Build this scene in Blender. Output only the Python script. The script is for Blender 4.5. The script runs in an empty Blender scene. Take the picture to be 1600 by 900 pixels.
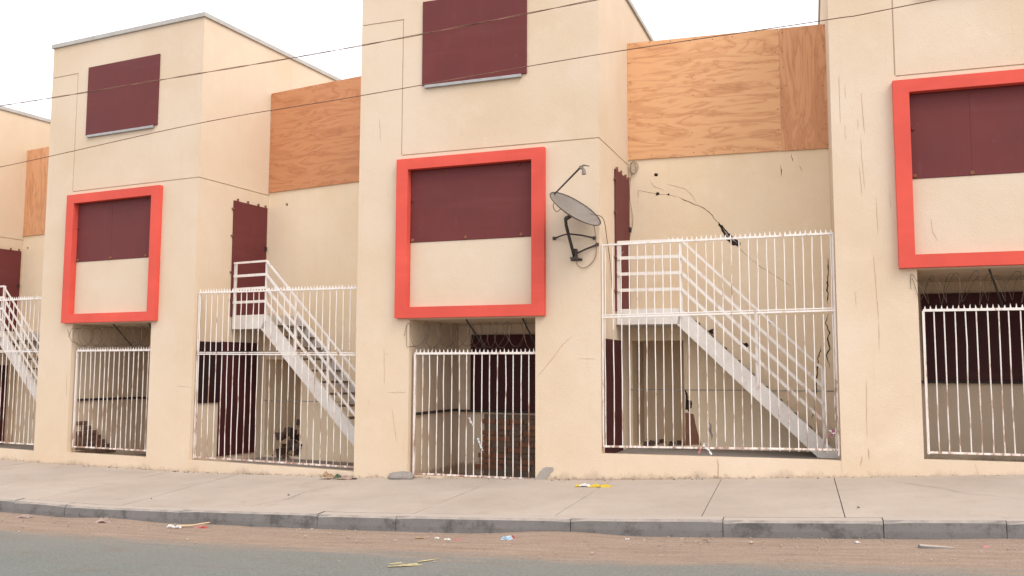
import bpy, bmesh, math, random
from mathutils import Vector, Matrix

scene = bpy.context.scene
col = scene.collection
R_ = random.Random(7)

# ------------------------------------------------------------------ camera, light, exposure
cam_data = bpy.data.cameras.new("camera")
cam_data.sensor_width = 36.0
cam_data.lens = 36.0 * 1400.0 / 1600.0
cam_data.clip_start = 0.05
cam_data.clip_end = 2000
cam = bpy.data.objects.new("camera", cam_data)
col.objects.link(cam)
cam.matrix_world = (Matrix.Translation((0, 0, 1.45)) @ Matrix.Rotation(math.pi / 2 + 0.0914, 4, 'X')
                    @ Matrix.Rotation(0.0029, 4, 'Z'))
scene.camera = cam

SUN_EL, SUN_AZ = math.radians(50), math.radians(140)      # azimuth clockwise from +Y
world = bpy.data.worlds.new("World")
scene.world = world
world.use_nodes = True
wn, wl = world.node_tree.nodes, world.node_tree.links
wn.clear()
wo = wn.new('ShaderNodeOutputWorld')
sky = wn.new('ShaderNodeTexSky')
sky.sky_type = 'NISHITA'
sky.sun_disc = False
sky.sun_elevation = SUN_EL
sky.sun_rotation = SUN_AZ
sky.dust_density = 4.0
bg1 = wn.new('ShaderNodeBackground'); bg1.inputs['Strength'].default_value = 0.05
wl.new(sky.outputs[0], bg1.inputs['Color'])
bg2 = wn.new('ShaderNodeBackground')                         # bright overcast cloud layer
bg2.inputs['Color'].default_value = (1.0, 0.975, 0.965, 1)
bg2.inputs['Strength'].default_value = 1.17
ad = wn.new('ShaderNodeAddShader')
wl.new(bg1.outputs[0], ad.inputs[0]); wl.new(bg2.outputs[0], ad.inputs[1]); wl.new(ad.outputs[0], wo.inputs['Surface'])

sd = bpy.data.lights.new("sun", 'SUN')
sd.energy = 1.2
sd.angle = math.radians(28)
sd.color = (1.0, 0.95, 0.88)
sun = bpy.data.objects.new("sun", sd)
col.objects.link(sun)
sdir = Vector((math.sin(SUN_AZ) * math.cos(SUN_EL), math.cos(SUN_AZ) * math.cos(SUN_EL), math.sin(SUN_EL)))
sun.rotation_euler = sdir.to_track_quat('Z', 'Y').to_euler()
sun.location = (0, -20, 30)

scene.view_settings.view_transform = 'Standard'
scene.view_settings.look = 'None'
scene.view_settings.exposure = 0.5
scene.view_settings.gamma = 1.0
scene.view_settings.use_curve_mapping = False

# ------------------------------------------------------------------ materials
class NT:
    def __init__(s, name):
        s.m = bpy.data.materials.new(name); s.m.use_nodes = True
        s.n = s.m.node_tree.nodes; s.l = s.m.node_tree.links
        s.b = s.n['Principled BSDF']
        s.b.inputs['Specular IOR Level'].default_value = 0.3
        g = s.n.new('ShaderNodeNewGeometry'); s.pos = g.outputs['Position']
        t = s.n.new('ShaderNodeTexCoord'); s.obj = t.outputs['Object']; s.uv = t.outputs['UV']
    def set(s, name, v):
        i = s.b.inputs[name]
        if hasattr(v, 'node'): s.l.new(v, i)
        else: i.default_value = v if not isinstance(v, tuple) else (*v, 1)
    def mapv(s, v, scale=(1, 1, 1), loc=(0, 0, 0), rot=(0, 0, 0)):
        n = s.n.new('ShaderNodeMapping'); s.l.new(v, n.inputs[0])
        n.inputs['Scale'].default_value = scale; n.inputs['Location'].default_value = loc
        n.inputs['Rotation'].default_value = rot
        return n.outputs[0]
    def noise(s, v, scale, detail=4, rough=.55, dist=0):
        n = s.n.new('ShaderNodeTexNoise'); s.l.new(v, n.inputs['Vector'])
        n.inputs['Scale'].default_value = scale; n.inputs['Detail'].default_value = detail
        n.inputs['Roughness'].default_value = rough; n.inputs['Distortion'].default_value = dist
        return n.outputs['Fac']
    def vor(s, v, scale, feature='F1'):
        n = s.n.new('ShaderNodeTexVoronoi'); s.l.new(v, n.inputs['Vector']); n.feature = feature
        n.inputs['Scale'].default_value = scale
        return n.outputs['Distance']
    def ramp(s, f, a, b, ca=0.0, cb=1.0):
        n = s.n.new('ShaderNodeMapRange'); s.l.new(f, n.inputs[0])
        n.inputs[1].default_value = a; n.inputs[2].default_value = b
        n.inputs[3].default_value = ca; n.inputs[4].default_value = cb
        return n.outputs[0]
    def math(s, op, a, b=0.0):
        n = s.n.new('ShaderNodeMath'); n.operation = op
        for i, v in enumerate((a, b)):
            if hasattr(v, 'node'): s.l.new(v, n.inputs[i])
            else: n.inputs[i].default_value = v
        return n.outputs[0]
    def mix(s, f, a, b):
        n = s.n.new('ShaderNodeMix'); n.data_type = 'RGBA'
        for i, v in ((0, f), (6, a), (7, b)):
            if hasattr(v, 'node'): s.l.new(v, n.inputs[i])
            else: n.inputs[i].default_value = (*v, 1) if isinstance(v, tuple) else v
        return n.outputs[2]
    def sep(s, v):
        n = s.n.new('ShaderNodeSeparateXYZ'); s.l.new(v, n.inputs[0]); return n.outputs
    def bump(s, h, strength=.3, dist=.01):
        n = s.n.new('ShaderNodeBump'); s.l.new(h, n.inputs['Height'])
        n.inputs['Strength'].default_value = strength; n.inputs['Distance'].default_value = dist
        s.l.new(n.outputs[0], s.b.inputs['Normal'])

def plaster(name, base, dirt=1.0, ground=True):
    t = NT(name)
    c2 = (base[0] * .93, base[1] * .89, base[2] * .82)
    c3 = (min(1, base[0] * 1.05), min(1, base[1] * 1.06), min(1, base[2] * 1.08))
    big = t.noise(t.pos, .55, 4, .6)
    c = t.mix(t.ramp(big, .35, .65), base, c2)
    mid = t.noise(t.pos, 2.3, 6, .65)
    c = t.mix(t.ramp(mid, .55, .75, 0, .5), c, c3)
    st = t.noise(t.mapv(t.pos, (5, 5, .35)), 1.6, 5, .6)           # run marks
    c = t.mix(t.ramp(st, .58, .82, 0, .18 * dirt), c, (base[0] * .72, base[1] * .62, base[2] * .5))
    sp = t.noise(t.pos, 26, 3, .6)
    c = t.mix(t.ramp(sp, .70, .78, 0, .38 * dirt), c, (base[0] * .5, base[1] * .42, base[2] * .34))
    st2 = t.noise(t.mapv(t.pos, (22, 22, 1.1), (3, 1, 7)), 1.0, 3, .6)
    msk = t.ramp(t.noise(t.pos, .8, 3, .5), .5, .62)
    c = t.mix(t.math('MULTIPLY', t.ramp(st2, .68, .76, 0, .22 * dirt), msk), c, (base[0] * .55, base[1] * .45, base[2] * .36))
    if ground:
        xyz = t.sep(t.pos)
        g = t.math('MAXIMUM', t.math('MULTIPLY', t.math('ADD', xyz[0], 2.1), .042), -.12)
        h = t.math('SUBTRACT', xyz[2], g)
        n1 = t.noise(t.mapv(t.pos, (1, 1, .5)), 3.2, 8, .72)
        k = t.math('ADD', t.math('MULTIPLY', h, -5.2), t.math('MULTIPLY', n1, 2.6))
        c = t.mix(t.ramp(k, 1.02, 1.55, 0, .72), c, (.30, .235, .185))
        n3 = t.noise(t.pos, 16, 6, .75)
        k3 = t.math('ADD', t.math('MULTIPLY', h, -9.0), t.math('MULTIPLY', n3, 2.0))
        c = t.mix(t.ramp(k3, .85, 1.12, 0, .8), c, (.20, .15, .12))
        k2 = t.math('ADD', t.math('MULTIPLY', h, -1.3), t.noise(t.mapv(t.pos, (1, 1, .6)), 1.4, 5, .6))
        c = t.mix(t.ramp(k2, .2, .75, 0, .35), c, (base[0] * .92, base[1] * .83, base[2] * .7))
    fg = t.noise(t.pos, 45, 4, .8)
    c = t.mix(t.ramp(fg, .5, .7, 0, .16), c, (base[0] * .78, base[1] * .72, base[2] * .64))
    t.set('Base Color', c); t.set('Roughness', .88)
    bn = t.math('ADD', t.noise(t.pos, 60, 4, .6), t.math('MULTIPLY', t.noise(t.pos, 5, 3, .5), 1.5))
    t.bump(bn, .28, .01)
    return t.m

def painted(name, base, rough=.5, spots=(.3, .26, .24), amt=.4, bumpy=.1):
    t = NT(name)
    n = t.noise(t.pos, 1.2, 5, .6)
    c = t.mix(t.ramp(n, .3, .7), (base[0] * .88, base[1] * .86, base[2] * .88), (min(1, base[0] * 1.1), base[1] * 1.16, base[2] * 1.16))
    s_ = t.noise(t.mapv(t.pos, (6, 6, 1.0)), 2.2, 6, .7)
    c = t.mix(t.ramp(s_, .58, .8, 0, amt * .5), c, spots)
    s2 = t.noise(t.pos, 9, 5, .7)
    c = t.mix(t.ramp(s2, .66, .78, 0, amt), c, spots)
    t.set('Base Color', c)
    t.set('Roughness', t.ramp(n, .3, .7, rough - .08, rough + .1))
    refl_band = t.noise(t.mapv(t.pos, (.5, .5, 4.0)), 1.1, 4, .55)  # lighter sideways bands: a reflection painted into the colour
    c = t.mix(t.ramp(refl_band, .55, .7, 0, .22), c, tuple(min(1, x * 1.35 + .02) for x in base)); t.set('Base Color', c)
    t.b.inputs['Specular IOR Level'].default_value = .18
    t.bump(t.noise(t.pos, 3, 2, .5), bumpy, .02)
    return t.m

def white_metal(name, rust=.5):
    t = NT(name)
    base = (.71, .67, .64)
    n = t.noise(t.mapv(t.pos, (7, 7, 1.4)), 2.2, 5, .68)
    xyz = t.sep(t.pos)
    low = t.ramp(xyz[2], .1, 2.0, .13, 0.0)
    k = t.math('ADD', n, low)
    c = t.mix(t.ramp(k, .50, .62, 0, .5 * rust + .15), base, (.52, .33, .22))
    c = t.mix(t.ramp(k, .60, .68, 0, rust + .3), c, (.20, .075, .035))
    t.set('Base Color', c); t.set('Roughness', .5)
    t.bump(t.noise(t.pos, 40, 3), .1, .004)
    return t.m

def grain(name, vertical=False, base=(.62, .33, .17), dark=(.44, .19, .085)):
    t = NT(name)
    # object coords: X along the board, Z up
    sc = (3.4, 1, .55) if vertical else (.70, 1, 3.0)
    v = t.mapv(t.obj, sc, (4.3, .7, 2.1) if vertical else (1.7, .2, .9))
    n = t.noise(v, 1.1, 4, .55, .6)
    rings = t.math('PINGPONG', t.math('MULTIPLY', n, 19 if vertical else 13), 1.0)
    fine = t.noise(t.mapv(t.obj, (70, 1, 3) if vertical else (3, 1, 70)), 1.6, 4, .6)
    c = t.mix(t.ramp(rings, .45, 1.0, 0, .75), base, (base[0] * .83, base[1] * .70, base[2] * .62))
    big = t.noise(t.mapv(t.obj, (2.2, 1, .5) if vertical else (.7, 1, 4.6), (9, 0, 4)), 1.5, 5, .62, .5)
    c = t.mix(t.ramp(big, .52, .58, 0, .6), c, dark)
    edge = t.math('POWER', rings, 14.0)
    c = t.mix(t.math('MULTIPLY', edge, .45), c, (.30, .125, .055))
    c = t.mix(t.ramp(fine, .35, .7, 0, .3), c, (base[0] * 1.08, base[1] * 1.15, base[2] * 1.2))
    kn = t.vor(t.mapv(t.obj, (1.3, 1, 2.1), (.3, .1, .35)), 1.5)
    c = t.mix(t.ramp(kn, .03, .065, .55, 0), c, (.25, .10, .045))
    t.set('Base Color', c); t.set('Roughness', .65)
    t.bump(fine, .12, .004)
    return t.m

def concrete(name, base, stain=(.2, .15, .11), amt=.5, sc=1.0, rough=.9, bump=.35, dusty_top=None):
    t = NT(name)
    n = t.noise(t.pos, 1.1 * sc, 6, .65)
    c = t.mix(t.ramp(n, .3, .7), (base[0] * .86, base[1] * .84, base[2] * .82), (base[0] * 1.1, base[1] * 1.1, base[2] * 1.1))
    s_ = t.noise(t.pos, 3.1 * sc, 8, .72)
    c = t.mix(t.ramp(s_, .50 if amt > .9 else .54, .64 if amt > .9 else .74, 0, amt), c, stain)
    f = t.noise(t.pos, 90, 3, .7)
    c = t.mix(t.ramp(f, .3, .75, 0, .35), c, (base[0] * 1.25, base[1] * 1.22, base[2] * 1.2))
    f2_ = t.noise(t.pos, 34, 4, .75)
    c = t.mix(t.ramp(f2_, .54, .72, 0, .35), c, stain)
    d_ = t.vor(t.pos, 6.5)
    c = t.mix(t.ramp(d_, .02, .06, .5, 0), c, (stain[0] * .6, stain[1] * .6, stain[2] * .6))
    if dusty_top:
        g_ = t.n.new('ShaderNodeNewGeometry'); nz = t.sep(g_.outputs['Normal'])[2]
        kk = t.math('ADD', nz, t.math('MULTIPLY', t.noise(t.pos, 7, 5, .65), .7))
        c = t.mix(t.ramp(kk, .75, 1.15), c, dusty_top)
    t.set('Base Color', c); t.set('Roughness', rough)
    t.bump(t.math('ADD', f, t.math('MULTIPLY', s_, 2.0)), bump, .008)
    return t.m

def flat(name, base, rough=.7, var=.12, metallic=0.0, scale=14):
    t = NT(name)
    n = t.noise(t.pos, scale, 5, .65)
    c = t.mix(t.ramp(n, .3, .7), tuple(x * (1 - var) for x in base), tuple(min(1, x * (1 + var)) for x in base))
    t.set('Base Color', c); t.set('Roughness', rough); t.set('Metallic', metallic)
    t.bump(n, .15, .004)
    return t.m

M = {}
M['wall'] = plaster('cream_plaster', (.625, .514, .402))
M['wall_side'] = M['wall']
M['recess'] = plaster('cream_plaster_recess', (.780, .650, .492), dirt=1.0)
M['infill'] = plaster('cream_infill', (.615, .512, .405), dirt=.5, ground=False)
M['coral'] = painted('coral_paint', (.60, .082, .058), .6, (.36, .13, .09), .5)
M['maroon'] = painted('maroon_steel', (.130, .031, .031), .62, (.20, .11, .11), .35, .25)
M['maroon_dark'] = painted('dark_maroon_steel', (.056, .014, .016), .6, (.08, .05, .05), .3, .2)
M['ply_h'] = grain('plywood_across', False, (.67, .370, .190), (.50, .235, .108))
M['ply_v'] = grain('plywood_upright', True, (.61, .315, .165), (.47, .205, .100))
M['ply_h2'] = grain('plywood_across_red', False, (.53, .240, .115), (.43, .170, .080))
M['white'] = white_metal('white_paint_rusty', .45)
M['white_clean'] = white_metal('white_paint_stair', .2)
M['stringer'] = concrete('speckled_white_stringer', (.62, .59, .56), (.38, .33, .30), .45, 3.0, .7, .2)
M['slab'] = concrete('pavement_concrete', (.335, .285, .243), (.24, .19, .15), .6, .8)
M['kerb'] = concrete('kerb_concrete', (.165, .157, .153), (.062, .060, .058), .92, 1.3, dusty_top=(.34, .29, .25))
M['floor'] = concrete('porch_floor', (.24, .21, .185), (.12, .1, .085), .6, 1.5)
M['coping'] = concrete('coping_metal', (.40, .39, .37), (.22, .21, .2), .5, 3.0, .6)
M['grey_steel'] = flat('grey_steel', (.34, .34, .34), .5, .15, .3)
M['black_steel'] = flat('blackened_steel', (.035, .03, .028), .5, .3)
M['dark_board'] = painted('black_maroon_board', (.022, .009, .010), .6, (.05, .03, .03), .3, .2)  # near-black maroon for the side boards
M['rust'] = flat('rusty_clip', (.20, .085, .045), .8, .4)
M['dish'] = flat('dish_grey', (.185, .158, .138), .6, .1, 0, 5)
M['dish_dark'] = flat('dish_mount', (.055, .045, .042), .5, .25, .2)
M['wire'] = flat('cable_brown', (.17, .085, .055), .7, .5, 0, 3)
M['razor'] = flat('razor_wire_steel', (.13, .095, .075), .6, .4, .3)
M['crack'] = flat('crack_void', (.15, .095, .06), .95, .4)  # dark inside of a crack painted as colour; drip marks share it
M['crack_dark'] = flat('crack_hole', (.030, .018, .014), .95, .4)  # near-black inside of cracks and holes painted as colour; the dark stain shares it
M['crack_red'] = flat('rust_streak', (.42, .27, .16), .9, .3)
M['chip'] = concrete('bare_mortar', (.30, .275, .25), (.2, .18, .16), .5, 5)
M['brick'] = concrete('brick_brown', (.23, .105, .062), (.10, .055, .04), .6, 4)
M['brick2'] = concrete('brick_grey_brown', (.165, .105, .075), (.09, .065, .05), .6, 4)
M['old_cable'] = flat('weathered_cable', (.30, .23, .18), .7, .3)
M['oldbrick'] = concrete('old_brick_dark', (.13, .075, .055), (.06, .04, .035), .6, 4)
M['tread'] = concrete('tread_dusty', (.17, .125, .095), (.09, .07, .055), .6, 4)
M['mortar'] = concrete('mortar_dark', (.16, .12, .09), (.10, .075, .06), .5, 4)
M['card'] = flat('cardboard', (.48, .34, .22), .85, .15)
M['yellow'] = flat('yellow_plastic', (.78, .60, .06), .35, .12)
M['whiteplastic'] = flat('white_plastic', (.8, .79, .78), .4, .08)
M['pink'] = flat('pink_plastic', (.62, .26, .27), .45, .2)
M['redbit'] = flat('red_print', (.60, .10, .08), .5, .2)
M['blue'] = flat('pale_blue_print', (.45, .62, .75), .4, .1)
M['lump'] = concrete('concrete_lump', (.23, .21, .195), (.12, .11, .1), .6, 6)
M['pebble'] = flat('pebble', (.33, .26, .21), .9, .35, 0, 3)
M['lint'] = flat('dark_crumb', (.09, .06, .05), .95, .4)
M['paleprint'] = flat('faded_pink_paper', (.50, .38, .34), .7, .3)
M['green'] = flat('green_litter', (.10, .15, .09), .9, .3)
M['purple'] = flat('pink_purple_ribbon', (.42, .13, .25), .6, .3)
M['roadpaint'] = flat('yellow_road_paint', (.38, .32, .17), .95, .35, 0, 30)
M['soil'] = concrete('soil', (.22, .17, .13), (.14, .1, .08), .5, 1)
M['beam'] = flat('timber', (.33, .19, .10), .8, .2)

# road: asphalt, dusty towards the kerb (uv.y = metres from the kerb)
t = NT('asphalt_dusty')
uvs = t.sep(t.uv)
asp = t.noise(t.pos, 38, 5, .8)
base = t.mix(t.ramp(asp, .3, .7), (.100, .110, .101), (.168, .178, .163))
bigp = t.noise(t.pos, .9, 5, .6)
base = t.mix(t.ramp(bigp, .4, .7, 0, .4), base, (.165, .166, .152))
peb = t.vor(t.pos, 28)
base = t.mix(t.ramp(peb, .05, .16, .6, 0), base, (.36, .33, .29))
n1 = t.noise(t.mapv(t.uv, (.35, 2.2, 1)), 3.0, 7, .68)
k = t.math('ADD', t.math('ADD', uvs[1], t.math('MULTIPLY', uvs[0], -.04)), t.math('MULTIPLY', n1, 1.0))
nf = t.noise(t.pos, 14, 6, .75)
sandf = t.noise(t.mapv(t.uv, (.5, 5, 1)), 2.2, 6, .7)
sand = t.mix(t.ramp(sandf, .35, .68), (.215, .142, .100), (.305, .228, .172))
sand = t.mix(t.ramp(nf, .5, .72, 0, .6), sand, (.185, .118, .080))
sp = t.vor(t.pos, 42)
sand = t.mix(t.ramp(sp, .03, .13, .6, 0), sand, (.40, .34, .29))
f1 = t.ramp(t.math('ADD', k, t.math('MULTIPLY', nf, .25)), 1.55, 1.9, 1, 0)
c = t.mix(f1, base, sand)
f2 = t.ramp(k, 1.7, 2.8, .20, 0)
c = t.mix(f2, c, (.26, .205, .165))
gr = t.noise(t.pos, 55, 3, .8)
c = t.mix(t.ramp(gr, .52, .68, 0, .55), c, (.075, .062, .052))
c = t.mix(t.ramp(gr, .30, .42, .40, 0), c, (.33, .31, .28))
pt = t.noise(t.mapv(t.uv, (.8, 3.5, 1)), 1.7, 6, .7)
c = t.mix(t.ramp(pt, .55, .68, 0, .4), c, (.15, .098, .068))
t.set('Base Color', c); t.set('Roughness', .93)
t.bump(t.math('ADD', asp, t.math('MULTIPLY', nf, 1.6)), .5, .012)
M['road'] = t.m

# ------------------------------------------------------------------ mesh helpers
def link(name, bm, mat, parent=None, smooth=False, bevel=0):
    me = bpy.data.meshes.new(name)
    bmesh.ops.recalc_face_normals(bm, faces=bm.faces) if not getattr(bm, '_keep', False) else None
    bm.to_mesh(me); bm.free()
    me.materials.append(M[mat] if isinstance(mat, str) else mat)
    if smooth:
        for p in me.polygons: p.use_smooth = True
    o = bpy.data.objects.new(name, me); col.objects.link(o)
    if parent: o.parent = parent
    if bevel:
        b = o.modifiers.new('bevel', 'BEVEL'); b.width = bevel; b.segments = 2; b.limit_method = 'ANGLE'
    return o
def inst(src, name=None, parent=None, loc=None, rot=None, scale=None):
    o = src.copy(); col.objects.link(o)
    if name: o.name = name
    if parent is not None: o.parent = parent
    if loc is not None: o.location = loc
    if rot is not None: o.rotation_euler = rot
    if scale is not None: o.scale = scale
    return o
def tag(o, label=None, cat=None, group=None, kind=None):
    if label: o['label'] = label
    if cat: o['category'] = cat
    if group: o['group'] = group
    if kind: o['kind'] = kind
    return o
def empty(name, loc, rz=0):
    o = bpy.data.objects.new(name, None); col.objects.link(o)
    o.location = loc; o.rotation_euler = (0, 0, rz); o.empty_display_size = .2
    return o
def box(bm, x0, x1, y0, y1, z0, z1, jit=0):
    r = bmesh.ops.create_cube(bm, size=1)
    for v in r['verts']:
        v.co = Vector((x0 + (v.co.x + .5) * (x1 - x0), y0 + (v.co.y + .5) * (y1 - y0), z0 + (v.co.z + .5) * (z1 - z0)))
        if jit: v.co += Vector((R_.uniform(-jit, jit), R_.uniform(-jit, jit), R_.uniform(-jit, jit)))
    return r['verts']
def boxo(name, x0, x1, y0, y1, z0, z1, mat, parent=None, bevel=0):
    bm = bmesh.new(); box(bm, x0, x1, y0, y1, z0, z1)
    return link(name, bm, mat, parent, bevel=bevel)
def tube(bm, pts, r, n=8, cap=True):
    pts = [Vector(p) for p in pts]
    rings = []
    up = None
    for i, p in enumerate(pts):
        d = (pts[min(i + 1, len(pts) - 1)] - pts[max(i - 1, 0)]).normalized()
        if up is None:
            up = Vector((0, 0, 1)) if abs(d.z) < .9 else Vector((1, 0, 0))
        a = d.cross(up)
        if a.length < 1e-4: a = d.cross(Vector((1, .3, 0)))
        a.normalize(); b = a.cross(d).normalized(); up = b
        rr = r[i] if isinstance(r, (list, tuple)) else r
        rings.append([bm.verts.new(p + a * math.cos(2 * math.pi * k / n) * rr + b * math.sin(2 * math.pi * k / n) * rr) for k in range(n)])
    for i in range(len(rings) - 1):
        for k in range(n):
            bm.faces.new((rings[i][k], rings[i][(k + 1) % n], rings[i + 1][(k + 1) % n], rings[i + 1][k]))
    if cap:
        bm.faces.new(rings[0][::-1]); bm.faces.new(rings[-1])
def cells(us, vs, zs, solid):
    us, vs, zs = [sorted(set(round(x, 5) for x in a)) for a in (us, vs, zs)]
    nu, nv, nz = len(us) - 1, len(vs) - 1, len(zs) - 1
    S = {}
    for i in range(nu):
        for j in range(nv):
            for k in range(nz):
                S[i, j, k] = solid((us[i] + us[i + 1]) / 2, (vs[j] + vs[j + 1]) / 2, (zs[k] + zs[k + 1]) / 2)
    bm = bmesh.new(); V = {}
    def v(i, j, k):
        if (i, j, k) not in V: V[i, j, k] = bm.verts.new((us[i], vs[j], zs[k]))
        return V[i, j, k]
    F = [((-1, 0, 0), ((0, 0, 0), (0, 0, 1), (0, 1, 1), (0, 1, 0))), ((1, 0, 0), ((1, 0, 0), (1, 1, 0), (1, 1, 1), (1, 0, 1))),
         ((0, -1, 0), ((0, 0, 0), (1, 0, 0), (1, 0, 1), (0, 0, 1))), ((0, 1, 0), ((0, 1, 0), (0, 1, 1), (1, 1, 1), (1, 1, 0))),
         ((0, 0, -1), ((0, 0, 0), (0, 1, 0), (1, 1, 0), (1, 0, 0))), ((0, 0, 1), ((0, 0, 1), (1, 0, 1), (1, 1, 1), (0, 1, 1)))]
    for (i, j, k), s in S.items():
        if not s: continue
        for d, q in F:
            if not S.get((i + d[0], j + d[1], k + d[2]), False):
                try: bm.faces.new([v(i + a, j + b, k + c) for a, b, c in q])
                except ValueError: pass
    return bm
def strip_bm(bm, pts, w, off=-.002, plane='uz', seed=0, taper=True, sub=6, th=.0015):
    """an irregular thin sliver following pts on a wall face"""
    rr = random.Random(seed)
    P = []
    for a, b in zip(pts[:-1], pts[1:]):
        L = math.hypot(b[0] - a[0], b[1] - a[1]); n = max(1, int(L / .035 * sub / 6))
        for i in range(n):
            f = i / n; P.append((a[0] + (b[0] - a[0]) * f, a[1] + (b[1] - a[1]) * f))
    P.append(pts[-1])
    n = len(P)
    top = []
    for i, p in enumerate(P):
        a = P[max(0, i - 1)]; b = P[min(n - 1, i + 1)]
        dx, dz = b[0] - a[0], b[1] - a[1]; l = math.hypot(dx, dz) or 1
        nx, nz = -dz / l, dx / l
        t_ = min(1, min(i, n - 1 - i) / 3 + .12) if taper else 1
        ww = w * t_ * rr.uniform(.45, 1.3) * .5
        j = rr.uniform(-w, w) * .55
        top.append(((p[0] + nx * (ww + j), p[1] + nz * (ww + j)), (p[0] - nx * (ww - j), p[1] - nz * (ww - j))))
    for k in (0,):
        vs = []
        for a, b in top:
            vs.append((bm.verts.new((a[0], off, a[1])), bm.verts.new((b[0], off, b[1])),
                       bm.verts.new((a[0], off + th * 2, a[1])), bm.verts.new((b[0], off + th * 2, b[1]))))
        for A, B in zip(vs[:-1], vs[1:]):
            bm.faces.new((A[0], A[1], B[1], B[0])); bm.faces.new((A[0], B[0], B[2], A[2])); bm.faces.new((A[1], A[3], B[3], B[1]))
def strips(name, parent, lst, w, mat, off=-.0025, seed=1):
    out = []
    for i, pts in enumerate(lst):
        bm = bmesh.new(); strip_bm(bm, pts, w, off, seed=seed * 100 + i)
        o = link(name, bm, mat, parent); out.append(o)
    return out
def poly_plate(name, pts, off, th, mat, parent, jit=0, sub=1):
    bm = bmesh.new()
    P = []
    for a, b in zip(pts, pts[1:] + pts[:1]):
        for i in range(sub):
            f = i / sub
            P.append((a[0] + (b[0] - a[0]) * f + R_.uniform(-jit, jit), a[1] + (b[1] - a[1]) * f + R_.uniform(-jit, jit)))
    f = [bm.verts.new((p[0], off, p[1])) for p in P]; g = [bm.verts.new((p[0], off + th, p[1])) for p in P]
    bm.faces.new(f); bm.faces.new(g[::-1])
    n = len(P)
    for i in range(n): bm.faces.new((f[i], g[i], g[(i + 1) % n], f[(i + 1) % n]))
    return link(name, bm, mat, parent)

# ------------------------------------------------------------------ ground profile
BX = [-60, -14, -8.077, -4.912, -2.14, 1.094, 3.759, 5.5, 7.245, 12, 60]
BZ = [-.20, -.15, -.12, -.112, -.004, .114, .246, .346, .43, .62, .9]
def zb(x):
    for i in range(len(BX) - 1):
        if x <= BX[i + 1]:
            f = max(0, (x - BX[i]) / (BX[i + 1] - BX[i])); return BZ[i] + f * (BZ[i + 1] - BZ[i])
    return BZ[-1]
# kerb front line and wall line (plan)
KF = [(-60, 38.4), (-20, 18.2), (-11, 13.55), (-7.6, 11.86), (-6.30, 11.24), (-4.95, 10.66), (-3.72, 10.12), (-2.7, 9.70), (-1.66, 9.31), (-.8, 9.02),
      (0, 8.77), (.76, 8.53), (1.52, 8.30), (2.2, 8.09), (2.92, 7.865), (3.55, 7.67), (4.2, 7.47), (6.5, 6.80), (14, 4.6), (60, -8.5)]
WL = [(-60, 41), (-20, 21.9), (-13.8, 18.1), (-10.797, 16.823), (-8.077, 15.337), (-4.912, 13.862), (-2.14, 12.327), (1.094, 11.123), (3.759, 10.342), (7.103, 9.231), (9.9, 8.3), (60, -6.5)]
def interp_line(L, x):
    for (x0, y0), (x1, y1) in zip(L[:-1], L[1:]):
        if x <= x1: return y0 + (y1 - y0) * (x - x0) / (x1 - x0)
    return L[-1][1]
def kerb_n(x):
    a = interp_line(KF, x - .3); b = interp_line(KF, x + .3); d = Vector((.6, b - a)).normalized()
    return Vector((-d.y, d.x))                       # towards the houses
def kpt(x, off):
    n = kerb_n(x); return Vector((x + n.x * off, interp_line(KF, x) + n.y * off))

# terrain
bm = bmesh.new()
xs = [-400, -60, -14, -8, -4.9, -2, 1, 3.8, 7.2, 12, 60, 400]; ys = [-400, -60, -20, 5, 15, 30, 60, 900]
G = [[bm.verts.new((x, y, zb(x) - .45)) for x in xs] for y in ys]
for j in range(len(ys) - 1):
    for i in range(len(xs) - 1): bm.faces.new((G[j][i], G[j][i + 1], G[j + 1][i + 1], G[j + 1][i]))
tag(link('ground', bm, 'soil'), 'brown soil ground reaching out beyond the houses and the street', 'ground', kind='structure')

# road sheet
bm = bmesh.new()
xs = [-60, -40, -20, -14, -11, -9] + [-7.6 + .2 * i for i in range(75)] + [8.5, 10, 14, 25, 60]
ds = [-.02, .15, .35, .6, .9, 1.3, 1.8, 2.5, 4, 6, 8.5, 12]
uvl = bm.loops.layers.uv.new('UVMap')
rows = []
for d_ in ds:
    row = []
    for x in xs:
        p = kpt(x, -d_ * 1.0)
        crown = -.19 + .006 * math.sin(x * 1.9 + d_ * 3) * (1 if .1 < d_ < 2 else .3) + (.022 * max(0, math.sin(x * 1.3 + 1) + .6 * math.sin(x * 3.7)) * (1 - d_ / .4) if d_ < .4 else 0)
        row.append((bm.verts.new((p.x, p.y, zb(x) + crown)), x, d_))
    rows.append(row)
for A, B in zip(rows[:-1], rows[1:]):
    for i in range(len(xs) - 1):
        q = (A[i], B[i], B[i + 1], A[i + 1])
        f = bm.faces.new([a[0] for a in q])
        for l, a in zip(f.loops, q): l[uvl].uv = (a[1], a[2])
        f.smooth = True
road = link('road', bm, 'road')
tag(road, 'grey asphalt road with brown dust along the kerb', 'road', kind='structure')

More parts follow.
